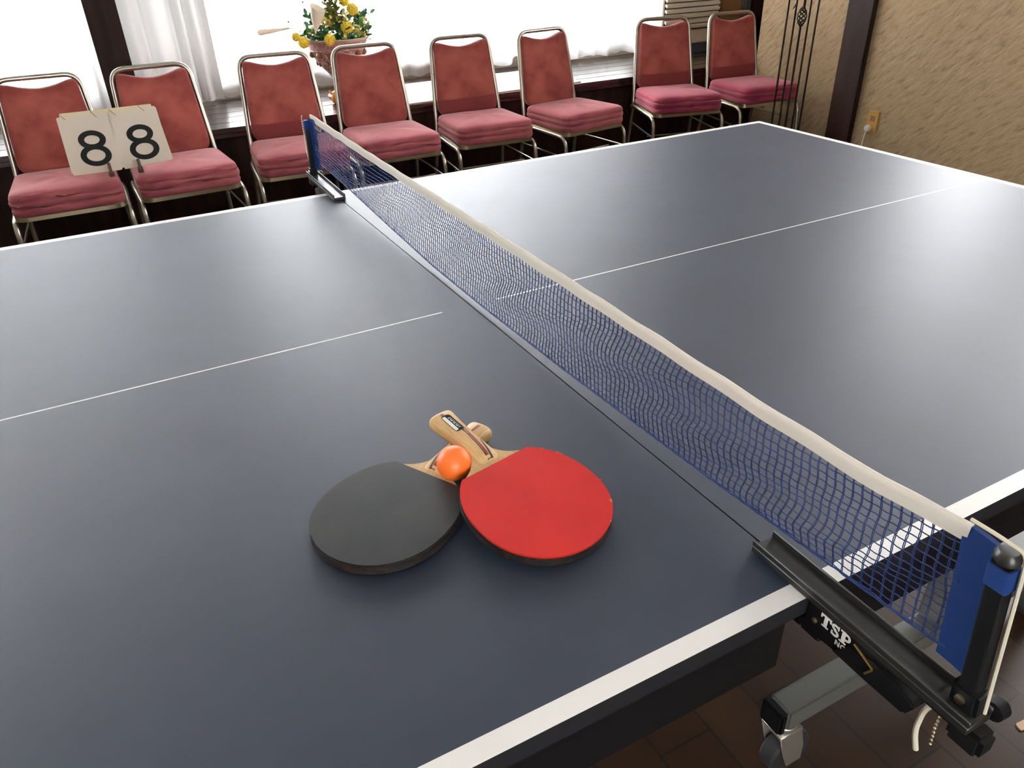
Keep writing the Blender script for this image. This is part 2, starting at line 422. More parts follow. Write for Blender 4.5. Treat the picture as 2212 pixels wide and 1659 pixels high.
# ------------------------------------------------------------------ table
tb = thing('ping_pong_table', 'dark blue ping pong table with white edge lines and black apron', 'table', (0, 0, 0))
HL, HW, EW, CW, YC = 1.37, .7625, .020, .0015, -.0175
def half(x0, x1, cx0, cx1):
    """top board; faces of the top carry white line paint or blue, so the lines are part of the surface"""
    xs = sorted({x0, x1, *( [x0 + EW] if x0 < -1 else []), *([x1 - EW] if x1 > 1 else []), cx0, cx1})
    ys = [-HW, -HW + EW, YC - CW, YC + CW, HW - EW, HW]
    mb = MB(); nx, ny = len(xs), len(ys)
    seam = lambda x, y: x + (-.0135 - .0188 * y if abs(x) < .001 else 0.)
    vs = [(seam(x, y), y, Z) for x in xs for y in ys]
    for i in range(nx - 1):
        for j in range(ny - 1):
            xm = (xs[i] + xs[i + 1]) / 2; ym = (ys[j] + ys[j + 1]) / 2
            white = abs(ym) > HW - EW or abs(xm) > HL - EW or (abs(ym - YC) < CW and cx0 < xm < cx1)
            mb.cur = 1 if white else 0
            a = i * ny + j
            mb.add([vs[a], vs[a + ny], vs[a + ny + 1], vs[a + 1]], [(0, 1, 2, 3)])
    mb.cur = 2
    zb = Z - .022
    b = [(seam(x, y), y) for x, y in ((x0, -HW), (x1, -HW), (x1, HW), (x0, HW))]
    for i in range(4):
        p, q_ = b[i], b[(i + 1) % 4]
        mb.add([(*p, zb), (*q_, zb), (*q_, Z), (*p, Z)], [(0, 1, 2, 3)])
    mb.add([(*p, zb) for p in b], [(3, 2, 1, 0)])
    return mb
for sgn in (-1, 1):
    x0, x1 = (-HL, -.0009) if sgn < 0 else (.0009, HL)
    cx = (-HL, -.065) if sgn < 0 else (.036, HL)
    cx = (max(cx[0], x0 + EW) if sgn < 0 else cx[0], cx[1] if sgn < 0 else x1 - EW)
    o = half(x0, x1, *cx).build('tabletop', [M['table'], M['white_paint'], M['board_edge']], tb, smooth=False)
    # apron frame below
    a0, a1 = sorted((sgn * .028, sgn * (HL - .012)))
    m = MB(); t = .025; zl = Z - .095
    m.box(a0, a1, -HW + .006, -HW + .006 + t, zl, Z - .0225); m.box(a0, a1, HW - .006 - t, HW - .006, zl, Z - .0225)
    m.box(a0, a0 + t, -HW + .006 + t, HW - .006 - t, zl, Z - .0225); m.box(a1 - t, a1, -HW + .006 + t, HW - .006 - t, zl, Z - .0225)
    m.build('apron', M['black_steel'], tb, bevel=.002, seg=1)
    # undercarriage: legs, foot bars on castors
    for sy in (-1, 1):
        yy = sy * .572
        fb = MB().box(*sorted((sgn * .258, sgn * 1.06)), yy - .0225, yy + .0225, .143, .190).build('foot_bar', M['grey_steel'], tb, bevel=.004)
        for xx in (.256, 1.062):
            s2 = -1 if xx < .5 else 1
            c0, c1 = sorted((sgn * xx, sgn * (xx + s2 * .016)))
            MB().box(c0, c1, yy - .0230, yy + .0230, .1425, .1905).build('end_cap', M['black_plastic'], fb, bevel=.004)
        MB().box(*sorted((sgn * .62, sgn * .67)), yy - .022, yy + .022, .190, Z - .022).build('leg', M['grey_steel'], tb, bevel=.003)
        for xx, tr_ in ((.275, .022), (1.04, -.022)):
            cxx = sgn * xx; q_ = sgn * tr_
            ca = MB().lathe([(.016, .130), (.024, .132), (.024, .143)], 20, Matrix.Translation((cxx, yy, 0)))
            ca.box(cxx - .025, cxx + .025, yy - .0225, yy + .0225, .123, .130)
            for s3 in (-1, 1):
                pr = [(cxx - .025, .126), (cxx + .025, .126), (cxx + .022 + q_ * .8, .070), (cxx + .019 + q_, .030), (cxx - .015 + q_, .030), (cxx - .022 + q_ * .6, .070)]
                ca.prism(pr, 0, .003, Matrix(((1, 0, 0, 0), (0, 0, 1, yy + s3 * .0215 - .0015), (0, 1, 0, 0), (0, 0, 0, 1))))
            cas = ca.build('castor', M['chrome'], tb, bevel=.001, seg=1)
            Tw = Matrix.Translation((cxx + q_, yy, .047)) @ Matrix.Rotation(PI / 2, 4, 'X')
            MB().lathe([(.012, -.016), (.042, -.016), (.047, -.011), (.047, .011), (.042, .016), (.012, .016)], 28, Tw).build('wheel', M['rubber_wheel'], cas)
    MB().box(*sorted((sgn * .63, sgn * .66)), -.51, .51, .38, .42).build('cross_bar', M['grey_steel'], tb, bevel=.003)

# ------------------------------------------------------------------ net
net = thing('table_tennis_net', 'blue table tennis net with white top tape clamped across the table', 'net', (0, 0, Z))
YN, YFAR = -.862, .906
def lut(t, pts):
    for (a, va), (b, vb) in zip(pts[:-1], pts[1:]):
        if t <= b:
            u = min(1., max(0., (t - a) / (b - a))); return va + (vb - va) * u
    return pts[-1][1]
def nx(y): return .010 - .028 * (y + .86) / 1.75
def ntop(y): return lut(y, [(-.87, .1535), (-.79, .1455), (-.65, .1440), (-.32, .1485), (.02, .1500), (.5, .1530), (.9, .1590)])
def nbot(y): return lut(y, [(-.87, .034), (-.72, .0265), (-.61, .0205), (-.51, .0165), (-.29, .0095), (-.05, .0060), (.16, .0072), (.38, .0180), (.72, .0370), (.9, .043)])
def npt(y, s):
    """s = 0 at the bottom hem, 1 at the tape"""
    zb, zt = nbot(y), ntop(y) - .011
    en = min(1., min(y - YN, YFAR - y) / .12)
    bul = .006 * math.sin(PI * s) * math.sin(y * 5.1 + 1.) + .0032 * math.sin(y * 31 + s * 9.) * math.sin(PI * s)
    dy = (.0035 * math.sin(s * 13. + y * 17.) + .004 * math.sin(s * 6. + y * 7.)) * math.sin(PI * s) * en - .013 * (1 - s) * max(0., 1 - (y - YN) / .10)
    dz = .0022 * math.sin(y * 41. + s * 15.) * math.sin(PI * s) * en
    return Vector((nx(y) + bul, y + dy, zb + (zt - zb) * s + dz))
mb = MB(); NC, NR = 196, 13; SEG = 30
for i in range(NC + 1):
    y = YN + (YFAR - YN) * i / NC
    for off in (-.0008, .0008):
        pts = []
        for k in range(SEG + 1):
            s = k / SEG
            tw = .35 + .65 * abs(math.sin(PI * s * NR))          # strands meet at each knot
            p = npt(y, s); pts.append(p + Vector((0, off * tw, 0)))
        mb.tube(pts, .00050, 3, cap=False)
for j in range(NR + 1):
    s = j / NR
    pts = [npt(YN + (YFAR - YN) * i / 420, s) + Vector((0, 0, .0006 * math.sin(i * 1.47))) for i in range(421)]
    mb.tube(pts,   .00070 if 0 < j else .0012, 4, cap=False)
for k in range(3):                                              # the bottom hem is several threads thick
    mb.tube([npt(YN + (YFAR - YN) * i / 300, 0) + Vector((.0009 * math.sin(i * .9 + k * 2.1), 0, .0012 * k)) for i in range(301)], .0007, 4, cap=False)
mb.build('net_mesh', M['net'], net, angle=180)
# top tape: a folded band, bulging round its cord
mb = MB(); rings = []
prof = [(-.0010, -.0140), (-.0016, -.009), (-.0024, -.004), (-.0028, .0003), (-.0018, .0026), (0, .0034), (.0018, .0026), (.0028, .0003), (.0024, -.004), (.0016, -.009), (.0010, -.0140)]
for i in range(141):
    y = YN + (YFAR - YN) * i / 140; zt = ntop(y); w = 1 + .10 * math.sin(y * 47) + .06 * math.sin(y * 113)
    rings.append([(nx(y) + px * w, y, zt + pz + .0006 * math.sin(y * 60)) for px, pz in prof])
mb.rings(rings); mb.build('top_tape', M['tape'], net)['label'] = 'white folded top tape'
# torn tape end at the far post
mb = MB()
for k in range(5):
    y = YFAR - .05 - k * .012
    mb.tube([(nx(y) - .003, y, ntop(y) - .012), (nx(y) - .005, y + .004, ntop(y) - .019), (nx(y) - .003, y + .006, ntop(y) - .024)], .0006, 4)
mb.build('frayed_thread', M['tape'], net)

def net_end(sg, ys, ye, yp, xc, zt):
    """one end: clamp channel from ys (over the table) to ye (outside), post at yp; sg = -1 near, 1 far"""
    lo, hi = sorted((ys, ye)); hw = .0145
    m = MB(); m.box(xc - hw, xc + hw, lo, hi, .0008, .0085)
    m.box(xc - hw, xc - hw + .0025, lo, hi, .0085, .0155); m.box(xc + hw - .0025, xc + hw, lo, hi, .0085, .0155)
    ch = m.build('clamp_rail', M['channel'], net, bevel=.0008, seg=1)
    # under body: outline in the (outward, z) plane, extruded across x
    o = lambda d: sg * (.7625 + d)
    out = [(-.060, -.038), (-.060, -.032), (-.052, -.026), (.0005, -.026), (.0005, .0010), (.1525, .0010), (.1525, -.007), (.086, -.006), (.066, -.020), (.050, -.034), (.030, -.036), (.0, -.038)]
    TT = Matrix(((0, 0, 1, xc - .0105), (sg, 0, 0, sg * .7625), (0, 1, 0, 0), (0, 0, 0, 1)))
    cb = MB().prism(out, 0, .021, TT).build('clamp_body', M['black_plastic'], net, bevel=.0015, seg=1)
    lev = [(.034, -.035), (.050, -.012), (.076, -.0045), (.084, -.0055), (.1165, -.0155), (.1185, -.019), (.1115, -.0345), (.072, -.0355)]
    TL = Matrix(((0, 0, 1, xc - .0125), (sg, 0, 0, sg * .7625), (0, 1, 0, 0), (0, 0, 0, 1)))
    MB().prism(lev, 0, .025, TL).build('clamp_lever', M['black_plastic'], net, bevel=.003, seg=2)
    xs = xc - .0135 if sg < 0 else xc + .0135
    w = fillet([(xs, o(.056), -.004), (xs, o(.078), -.014), (xs, o(.072), -.025)], .003, 4)
    MB().tube(w, .0012, 6).build('clamp_spring', M['brass'], net)
    MB().lathe([(.0028, 0), (.0028, .0015), (.0015, .0022)], 12, Matrix.Translation((xc - .0105, o(.012), -.019)) @ Matrix.Rotation(-PI / 2, 4, 'Y')).build('rivet', M['bead'], net)
    # post: rounded bar leaning inward under the cord's pull, with a foot clevis and bolt
    k = -sg * .10; xp = xc + .0060 if sg < 0 else xc
    Sh = Matrix(((1, 0, 0, xp), (0, 1, k, yp - k * .012), (0, 0, 1, 0), (0, 0, 0, 1)))
    MB().prism(round_poly([(-.0066, -.0075), (.0066, -.0075), (.0066, .0075), (-.0066, .0075)], .003, 4), .006, zt, Sh).build('post', M['black_plastic'], net, angle=50)
    MB().box(-.0095, .0090, -.011, .011, .004, .030, Sh).build('post_foot', M['black_plastic'], net, bevel=.003)
    MB().lathe([(.004, 0), (.004, .002), (.002, .003)], 12, Matrix.Translation((xp - .0095, yp - sg * .002, .018)) @ Matrix.Rotation(-PI / 2, 4, 'Y')).build('bolt', M['bead'], net)
    MB().box(xc - .010, xc + .012, *sorted((yp - sg * .002, yp + sg * .026)), -.022, .001).build('end_block', M['black_plastic'], net, bevel=.004)
    MB().lathe([(.004, 0), (.009, .002), (.0095, .012), (.007, .015)], 14, Matrix.Translation((xp + .012, yp + sg * .012, .004)) @ Matrix.Rotation(PI / 2, 4, 'Y')).build('screw_knob', M['black_plastic'], net)
    if sg < 0: MB().lathe([(.0075, 0), (.0092, .002), (.0092, .007), (.0065, .0105)], 20, Sh @ Matrix.Translation((.0015, 0, zt))).build('post_cap', M['channel'], net)
    rr = []; xb = nx(yp) - xp
    for i in range(15):
        zz = .026 + (zt + .006 - .026) * i / 14
        wv = .0007 * math.sin(i * 1.9); A, B = -sg * .0360, -sg * .0050
        rr.append([tuple(Sh @ Vector(p)) for p in ((xb - .0018 + wv, A, zz), (xb - .0026, (A + B) / 2, zz), (.0040 - wv, B, zz), (.0078 - wv, B, zz), (xb + .0026, (A + B) / 2, zz), (xb + .0018 + wv, A, zz))])
    MB().rings(rr).build('side_band', M['band'], net)
    sl = round_poly([(-.0074, -.0085), (.0080, -.0085), (.0080, .0085), (-.0074, .0085)], .003, 4)
    MB().prism(sl, zt - .020, zt + (-.001 if sg < 0 else .002), Sh).build('band_loop', M['band'], net)
    return ch
net_end(-1, -.691, -.922, -.907, -.0035, .147)
net_end(1, .682, .940, .919, -.0315, .147)
# cord over the near post, hanging below; bead chains at both ends
cordpts = fillet([(.009, -.860, .159), (.0075, -.880, .1605), (.0055, -.902, .161), (.0055, -.9045, .152), (.006, -.9185, .012), (.006, -.921, -.008)], .004, 4)
MB().tube(cordpts, .0016, 6).build('tension_cord', M['cord'], net)
MB().tube(fillet([(-.006, -.892, -.004), (-.006, -.884, -.020), (-.008, -.884, -.048), (-.008, -.890, -.066)], .02, 6), .0024, 8).build('cord_end', M['cord'], net)
def bead_chain(pts, r, step):
    mb = MB(); mb.tube(pts, r * .35, 5); acc = 0
    mb.ball(pts[0], r, seg=8, rings=6)
    for a, b in zip(pts[:-1], pts[1:]):
        a = Vector(a); b = Vector(b); L = (b - a).length; d = step - acc
        while d <= L: mb.ball(a + (b - a) * d / L, r, seg=8, rings=6); d += step
        acc = L - (d - step)
    mb.build('bead_chain', M['bead'], net)
bead_chain([(-.005, -.897, -.004), (-.005, -.896, -.030), (-.006, -.898, -.052)], .0015, .0046)
bead_chain([(-.0345, .932, .155), (-.0345, .940, .147), (-.0345, .942, .06), (-.034, .938, .045)], .0015, .0062)

# lettering on the near clamp, facing -x: u runs towards -y, v is up
def letters(strokes, u0, v0, x, name, parent, h):
    mb = MB()
    for st in strokes:
        if st[0] == 'p':
            poly = st[1]
            mb.prism([(u0 + a * h, v0 + b * h) for a, b in poly], 0, .0004, Matrix(((0, 0, -1, x), (-1, 0, 0, 0), (0, 1, 0, 0), (0, 0, 0, 1))))
        else:
            vs, fs = strip([(u0 + a * h, v0 + b * h) for a, b in st[1]], st[2] * h)
            mb.add([(x - .0004, -p[0], p[1]) for p in vs], fs)
    return mb.build(name, M['print_white'], parent, smooth=False)
def arc(cx, cy, rx, ry, a0, a1, n=14): return [(cx + rx * math.cos(math.radians(a0 + (a1 - a0) * i / n)), cy + ry * math.sin(math.radians(a0 + (a1 - a0) * i / n))) for i in range(n + 1)]
T_ = [('p', [(0, 1), (.86, 1), (.86, .66), (.76, .66), (.70, .86), (.56, .86), (.56, .12), (.70, .12), (.70, 0), (.16, 0), (.16, .12), (.30, .12), (.30, .86), (.16, .86), (.10, .66), (0, .66)])]
S_ = [('s', arc(1.22, .74, .22, .17, 20, 270) + arc(1.22, .27, .24, .20, 90, -160), .20), ('p', [(1.40, 1), (1.49, 1), (1.49, .66), (1.40, .66)]), ('p', [(.95, .34), (1.04, .34), (1.04, 0), (.95, 0)])]
P_ = [('p', [(1.60, 0), (2.14, 0), (2.14, .12), (2.02, .12), (2.02, 1), (1.60, 1), (1.60, .88), (1.74, .88), (1.74, .12), (1.60, .12)]), ('s', [(2.0, .91)] + arc(2.12, .67, .22, .24, 90, -90) + [(2.0, .43)], .19)]
letters(T_ + S_ + P_, .7805, -.0160, -.0152, 'maker_lettering', net, .0138)
N_ = [('s', [(0, 0), (0, 1)], .2), ('s', [(0, 1), (.62, 0)], .2), ('s', [(.62, 0), (.62, 1)], .2), ('s', arc(1.35, .5, .40, .44, 50, 310), .2), ('s', [(1.30, .42), (1.66, .42), (1.66, .1)], .16)]
letters(N_, .8005, -.0240, -.0152, 'model_lettering', net, .0062)

# ------------------------------------------------------------------ paddles
E_X = .072
def blade_half(x):
    if x <= 0: return .0770 * max(0., 1 - (abs(x) / .0810) ** 2.15) ** .5
    return .0770 * max(0., 1 - (x / .0885) ** 2.15) ** .5
def head_outline(n=48, dx=0., x_end=E_X):
    xs = [-.0810 * math.cos(PI / 2 * i / n) for i in range(n + 1)] + [x_end * i / n for i in range(1, n + 1)]
    up = [(x * (1 - dx), blade_half(x) * (1 - dx)) for x in xs]
    return up[:1] + up[1:] + [(x, -y) for x, y in reversed(up[1:])]
HS = [(.080, .0125, .0036), (.085, .0142, .0066), (.094, .0146, .0094), (.106, .0140, .0106), (.128, .0137, .0110), (.150, .0146, .0112), (.166, .0160, .0114), (.1745, .0168, .0114), (.1775, .0165, .0106), (.1788, .0156, .0094)]
def h_at(x):
    for a, b in zip(HS[:-1], HS[1:]):
        if a[0] <= x <= b[0]:
            t = (x - a[0]) / (b[0] - a[0]); return a[1] + (b[1] - a[1]) * t, a[2] + (b[2] - a[2]) * t
    return HS[-1][1:]
def h_top(x, y):
    hw, ht = h_at(x); n = 2.7; return ht * max(0., 1 - min(1, abs(y) / hw) ** n) ** (1 / n)
def decal(poly_rows, name, m, parent, lift=.0002):
    """rows of (x, y0, y1) -> a strip laid on the handle's top"""
    mb = MB(); vs = []; fs = []; K = 5
    for x, y0, y1 in poly_rows:
        for k in range(K + 1):
            y = y0 + (y1 - y0) * k / K; vs.append((x, y, h_top(x, y) + lift))
    for i in range(len(poly_rows) - 1):
        for k in range(K):
            a = i * (K + 1) + k; fs.append((a, a + 1, a + K + 2, a + K + 1))
    mb.add(vs, fs); return mb.build(name, m, parent)
def paddle(label, origin, yaw, pitch, roll, top, bottom, side, plate, flip=1):
    t = thing('table_tennis_paddle', label, 'paddle', origin, 0)
    t.rotation_mode = 'QUATERNION'
    t.rotation_quaternion = (Matrix.Rotation(yaw, 3, 'Z') @ Matrix.Rotation(-pitch, 3, 'Y') @ Matrix.Rotation(roll, 3, 'X')).to_quaternion()
    # blade with its wings running into the handle
    up = [(-.0810 * math.cos(PI / 2 * i / 40), blade_half(-.0810 * math.cos(PI / 2 * i / 40))) for i in range(41)] + [(E_X * i / 30, blade_half(E_X * i / 30)) for i in range(1, 31)]
    b0 = Vector((E_X, blade_half(E_X))); b1 = Vector((.0785, .032)); b2 = Vector((.085, .0165)); b3 = Vector((.108, .0132))
    for i in range(1, 13):
        s = i / 12; p = b0 * (1 - s) ** 3 + b1 * 3 * s * (1 - s) ** 2 + b2 * 3 * s * s * (1 - s) + b3 * s ** 3; up.append((p.x, p.y))
    up.append((.170, .013))
    out = up + [(x, -y) for x, y in reversed(up[1:])]
    bl = MB().prism(out, -.0029, .0029).build('blade', M['ply'], t, bevel=.0008, seg=2)
    hd = head_outline()
    for s, rub, nm in ((1, top, 'rubber'), (-1, bottom, 'rubber')):
        z0, z1, z2 = s * .0029, s * .0046, s * .0064
        sp = MB().prism(head_outline(dx=.004), min(z0, z1), max(z0, z1)).build('sponge', side, t)
        rb = MB().prism(hd, min(z1, z2), max(z1, z2)).build('rubber', rub, t, bevel=.0006, seg=2)
    # dark tape round the rim of the blade, open at the handle side
    eo = [p for p in head_outline(dx=-.006) if p[0] < E_X - .004]; ei = [p for p in head_outline(dx=.012) if p[0] < E_X - .004]
    k0 = len([p for p in eo if p[1] >= 0])
    eo = eo[k0:] + eo[:k0]; ei = ei[k0:] + ei[:k0]; mt = min(len(eo), len(ei))
    mb = MB(); vs = []; fs = []
    for (ax, ay), (bx_, by_) in zip(eo[:mt], ei[:mt]): vs += [(ax, ay, -.0046), (ax, ay, .0042), (bx_, by_, .0042), (bx_, by_, -.0046)]
    for i in range(mt - 1):
        for k in range(4): a = i * 4 + k; b = i * 4 + (k + 1) % 4; fs.append((a, b, b + 4, a + 4))
    mb.add(vs, fs); mb.build('edge_tape', M['edge_tape'], t)
    if plate:
        for (ang, wd, dp) in ((-128, 5.0, .0042), (-150, 2.2, .0018), (-104, 1.6, .0016), (-62, 7., .0010), (-48, 3., .0013)):
            mb = MB(); vs = []; N = 6
            for i in range(N + 1):
                a = math.radians(ang + wd * (i / N - .5)); x = .0808 * math.cos(a) if math.cos(a) < 0 else .0885 * math.cos(a); y = math.copysign(blade_half(x), math.sin(a)); k_ = 1 - dp / .08 * (math.sin(PI * i / N) * (.7 + .3 * math.sin(i * 2.3)))
                vs += [(x, y, .00660), (x * k_, y * k_, .00660)]
            mb.add(vs, [(2 * i, 2 * i + 1, 2 * i + 3, 2 * i + 2) for i in range(N)]); mb.build('worn_chip', M['sponge_orange'], t, smooth=False)
    rings = []
    for x, hw, ht in HS:
        ring = []
        for k in range(32):
            a = 2 * PI * k / 32; c, s = math.cos(a), math.sin(a); e = 2 / 2.7
            ring.append((x, hw * math.copysign(abs(c) ** e, c), ht * math.copysign(abs(s) ** e, s)))
        rings.append(ring)
    h = MB().rings(rings).build('handle', M['handle'], t, angle=60)
    f = flip
    lin = lambda x0, x1, ya, yb, w0, w1, n=10: [(x0 + (x1 - x0) * i / n, (ya + (yb - ya) * i / n) * f - (w0 + (w1 - w0) * i / n) / 2, (ya + (yb - ya) * i / n) * f + (w0 + (w1 - w0) * i / n) / 2) for i in range(n + 1)]
    decal(lin(.1785, .122, .0020, -.0034, .0044, .0006), 'stripe', M['burgundy'], h)
    decal(lin(.150, .0815, -.0046, .0016, .0012, .0014), 'stripe', M['stripe_black'], h)
    decal(lin(.146, .082, -.0066, -.0008, .0008, .0036), 'stripe', M['burgundy'], h)
    decal(lin(.112, .0815, -.0094, -.0040, .0010, .0032), 'stripe', M['stripe_black'], h)
    if plate:
        rows = lambda ins, ya, yb: [(.1690, ya + .0034, yb - .0034), (.1684, ya + .0016, yb - .0016), (.1668, ya + .0004, yb - .0004), (.1650, ya, yb), (.1400, ya, yb), (.1382, ya + .0004, yb - .0004), (.1366, ya + .0016, yb - .0016), (.1360, ya + .0034, yb - .0034)]
        pl = decal(rows(0, -.0062, .0062), 'name_plate', M['print_black'], h, .0004)
        decal([(.1668, .0022, .0050), (.1655, .0012, .0056), (.1395, .0012, .0056), (.1382, .0022, .0050)], 'plate_strip', M['print_white'], pl, .0006)
        for i in range(8):                    # worn, unreadable maker's marks
            x = .1415 + i * .0028
            decal([(x, -.0038, -.0004), (x + .0007, -.0038, -.0004)], 'plate_mark', M['print_white'], pl, .0006)
            if i % 2: decal([(x, -.0014, -.0004), (x + .0018, -.0014, -.0004)], 'plate_mark', M['print_white'], pl, .0006)
    return t
a29 = math.radians(29.5)
paddle('table tennis paddle lying flat with its worn black rubber face up', (-.2588 - .072 * math.cos(a29), -.431 - .072 * math.sin(a29),   .7686), a29, math.radians(1.1), 0, M['black_rubber'], M['black_rubber'], M['sponge_dark'], False, -1)
a_r = math.radians(102.0); pr_ = math.radians(6.5)
ex, ey = -.1915, -.4672
paddle('table tennis paddle with red rubber face up, its handle resting across the other', (ex - .072 * math.cos(a_r), ey - .072 * math.sin(a_r), .7840 - .072 * math.sin(pr_)), a_r, pr_, 0, M['red_rubber'], M['black_rubber'], M['sponge_dark'], True, 1)
tag(MB().ball((0, 0, 0), .02, seg=48, rings=32).build('table_tennis_ball', M['ball'], loc=(-.2293, -.4405, .7860)), 'orange ping pong ball nestled between the two paddle handles', 'ball')

# ------------------------------------------------------------------ chairs
WT, ZTOP, LT, LS, ZF, WF, DF, WS = .332, .865, .243, .168, .405, .407, .220, .384
def chair(x, y, th, label, seed, seatm, backm):
    r = random.Random(seed)
    t = thing('banquet_chair', label, 'chair', (x, y, 0), th, 'padded banquet chairs along the window ledge')
    tr = .0105
    def side(s):
        # from the floor up the rear leg, past the seat, up the leaning back to the top corner (virtual)
        return [(s * (WS / 2 + .012), .232, .008), (s * (WS / 2 - .004), .160, .385), (s * (WS / 2 - .0105), LS + .002, .47), (s * (WT / 2 - .0105), LT, ZTOP - .0105)]
    L = side(-1); R = side(1)
    back = fillet([L[1], L[2], L[3], R[3], R[2], R[1]], {1: .06, 2: .058, 3: .058, 4: .06}, 9)
    MB().tube(back, tr, 12).build('back_frame', M['frame'], t)
    for s in (-1, 1):
        p = side(s)
        leg = MB().tube([p[1], p[0]], [tr, tr * .92], 12); lg = leg.build('leg', M['frame'], t)
        MB().lathe([(.012, 0), (.013, .003), (.013, .014), (.011, .016)], 14, Matrix.Translation((p[0][0], p[0][1], 0))).build('glide', M['black_plastic'], lg)
        xo = s * (WF / 2 - .0005)
        fp = fillet([(s * (WS / 2 + .004), .158, .405), (xo, .06, .410), (xo, -DF + .012, .398), (xo + s * .006, -DF - .006, .008)], {1: .05, 2: .055}, 8)
        lf = MB().tube(fp, tr, 12).build('leg', M['frame'], t)
        MB().lathe([(.012, 0), (.013, .003), (.013, .014), (.011, .016)], 14, Matrix.Translation((xo + s * .006, -DF - .006, 0))).build('glide', M['black_plastic'], lf)
        for zz in (.300,):
            MB().tube([(xo + s * .002, -DF + .008, zz), (s * (WS / 2 + .000), .176, zz + .012)], .0052, 8).build('stretcher', M['frame'], t)
    MB().tube([(-WF / 2 + .01, -.10, .285), (WF / 2 - .01, -.10, .285)], .0048, 8).build('stretcher', M['frame'], t)
    # seat rail: flat band round front and sides
    hwid = WF / 2 - .006
    path = fillet([(-hwid + .01, .150, .416), (-hwid, -DF + .006, .416), (hwid, -DF + .006, .416), (hwid - .01, .150, .416)], .05, 8)
    vs = []; fs = []
    for i, p in enumerate(path):
        a = path[max(i - 1, 0)]; c = path[min(i + 1, len(path) - 1)]; d = (c - a).normalized(); nn = Vector((d.y, -d.x, 0)) * .003
        for q, dz in ((p + nn, -.011), (p + nn, .011), (p - nn, .011), (p - nn, -.011)): vs.append((q.x, q.y, q.z + dz))
    for i in range(len(path) - 1):
        for k in range(4): a = i * 4 + k; b = i * 4 + (k + 1) % 4; fs.append((a, b, b + 4, a + 4))
    MB().add(vs, fs).build('seat_rail', M['rail'], t)
    # cushion: stacked outline rings with sagging folds round the side
    outl = round_poly([(-.188, .158), (-.201, -DF - .002), (.201, -DF - .002), (.188, .158)], [.045, .055, .055, .045], 8)
    dense = []
    for i in range(len(outl)):
        a = Vector(outl[i]); b = Vector(outl[(i + 1) % len(outl)]); m = max(1, int((b - a).length / .012))
        for j in range(m): v = a + (b - a) * j / m; dense.append((v.x, v.y))
    cx, cy = 0., -.03
    prof = [(.93, .418), (.975, .421), (1.0, .429), (1.008, .440), (1.0, .449), (.982, .4535), (1.003, .459), (1.012, .468), (.998, .4755), (.984, .479), (.996, .485), (.990, .494), (.968, .5025), (.92, .508), (.82, .512), (.62, .516), (.35, .519), (.12, .520)]
    ph = [r.uniform(0, 6.28) for _ in range(6)]; fold = r.uniform(.5, 1.5)
    rings = []
    for i, (s, z) in enumerate(prof):
        ring = []
        for k, (px, py) in enumerate(dense):
            u = k / len(dense) * 2 * PI; front = max(0., -(py) / .22)
            zz = z; ss = s
            if 3 <= i <= 11:
                w = (.0028 * math.sin(u * 5 + ph[0] + i) + .0022 * math.sin(u * 9 + ph[1] + 2 * i)) * fold
                zz += w * (.4 + front); ss = 1 + (s - 1) * (.6 + .8 * fold * (.4 + .6 * math.sin(u * 3 + ph[2]) ** 2))
            if i > 12: zz += .003 * math.sin(px * 21 + ph[3]) * math.sin(py * 17 + ph[4]) * (1 - s)
            ring.append((cx + (px - cx) * ss, cy + (py - cy) * ss, zz))
        rings.append(ring)
    MB().rings(rings).build('seat', seatm, t, angle=180)
    # backrest pad: outline in its own plane, leaning with the frame, dipped along the top
    def hw(z): return (WS / 2 + (WT - WS) / 2 * (z - .47) / (ZTOP - .47)) - .0235
    zb, zt, zd = .497, .843, .813
    prim = [(-hw(zb), zb), (hw(zb), zb), (hw(zt), zt)]
    top = [(hw(zt) * (1 - 2 * i / 16), zd + (zt + .004 - zd) * abs(1 - 2 * i / 16) ** 1.7) for i in range(2, 15)]
    poly = round_poly([(-hw(zb), zb), (hw(zb), zb), (hw(zt), zt - .004)] + top + [(-hw(zt), zt - .004)], [.050, .050, .026] + [.004] * len(top) + [.026], 7)
    dn = []
    for i in range(len(poly)):
        a = Vector(poly[i]); b = Vector(poly[(i + 1) % len(poly)]); m = max(1, int((b - a).length / .014))
        for j in range(m): v = a + (b - a) * j / m; dn.append((v.x, v.y))
    cz = .66; lean = lambda z: LS + (LT - LS) * (z - .47) / (ZTOP - .47)
    pr2 = [(.965, .012), (.988, .011), (1.0, .006), (1.004, -.003), (.998, -.013), (.984, -.020), (.955, -.024), (.88, -.027), (.70, -.031), (.45, -.033), (.2, -.034)]
    rings = []
    for s, d in pr2:
        ring = []
        for px, pz in dn:
            X = px * s; Zz = cz + (pz - cz) * s
            ring.append((X, lean(Zz) + d + .0015 * math.sin(X * 25 + ph[5]) * math.sin(Zz * 22) * (1 - s), Zz))
        rings.append(ring)
    MB().rings(rings).build('backrest', backm, t, angle=180)
    # brackets holding the pad
    return t
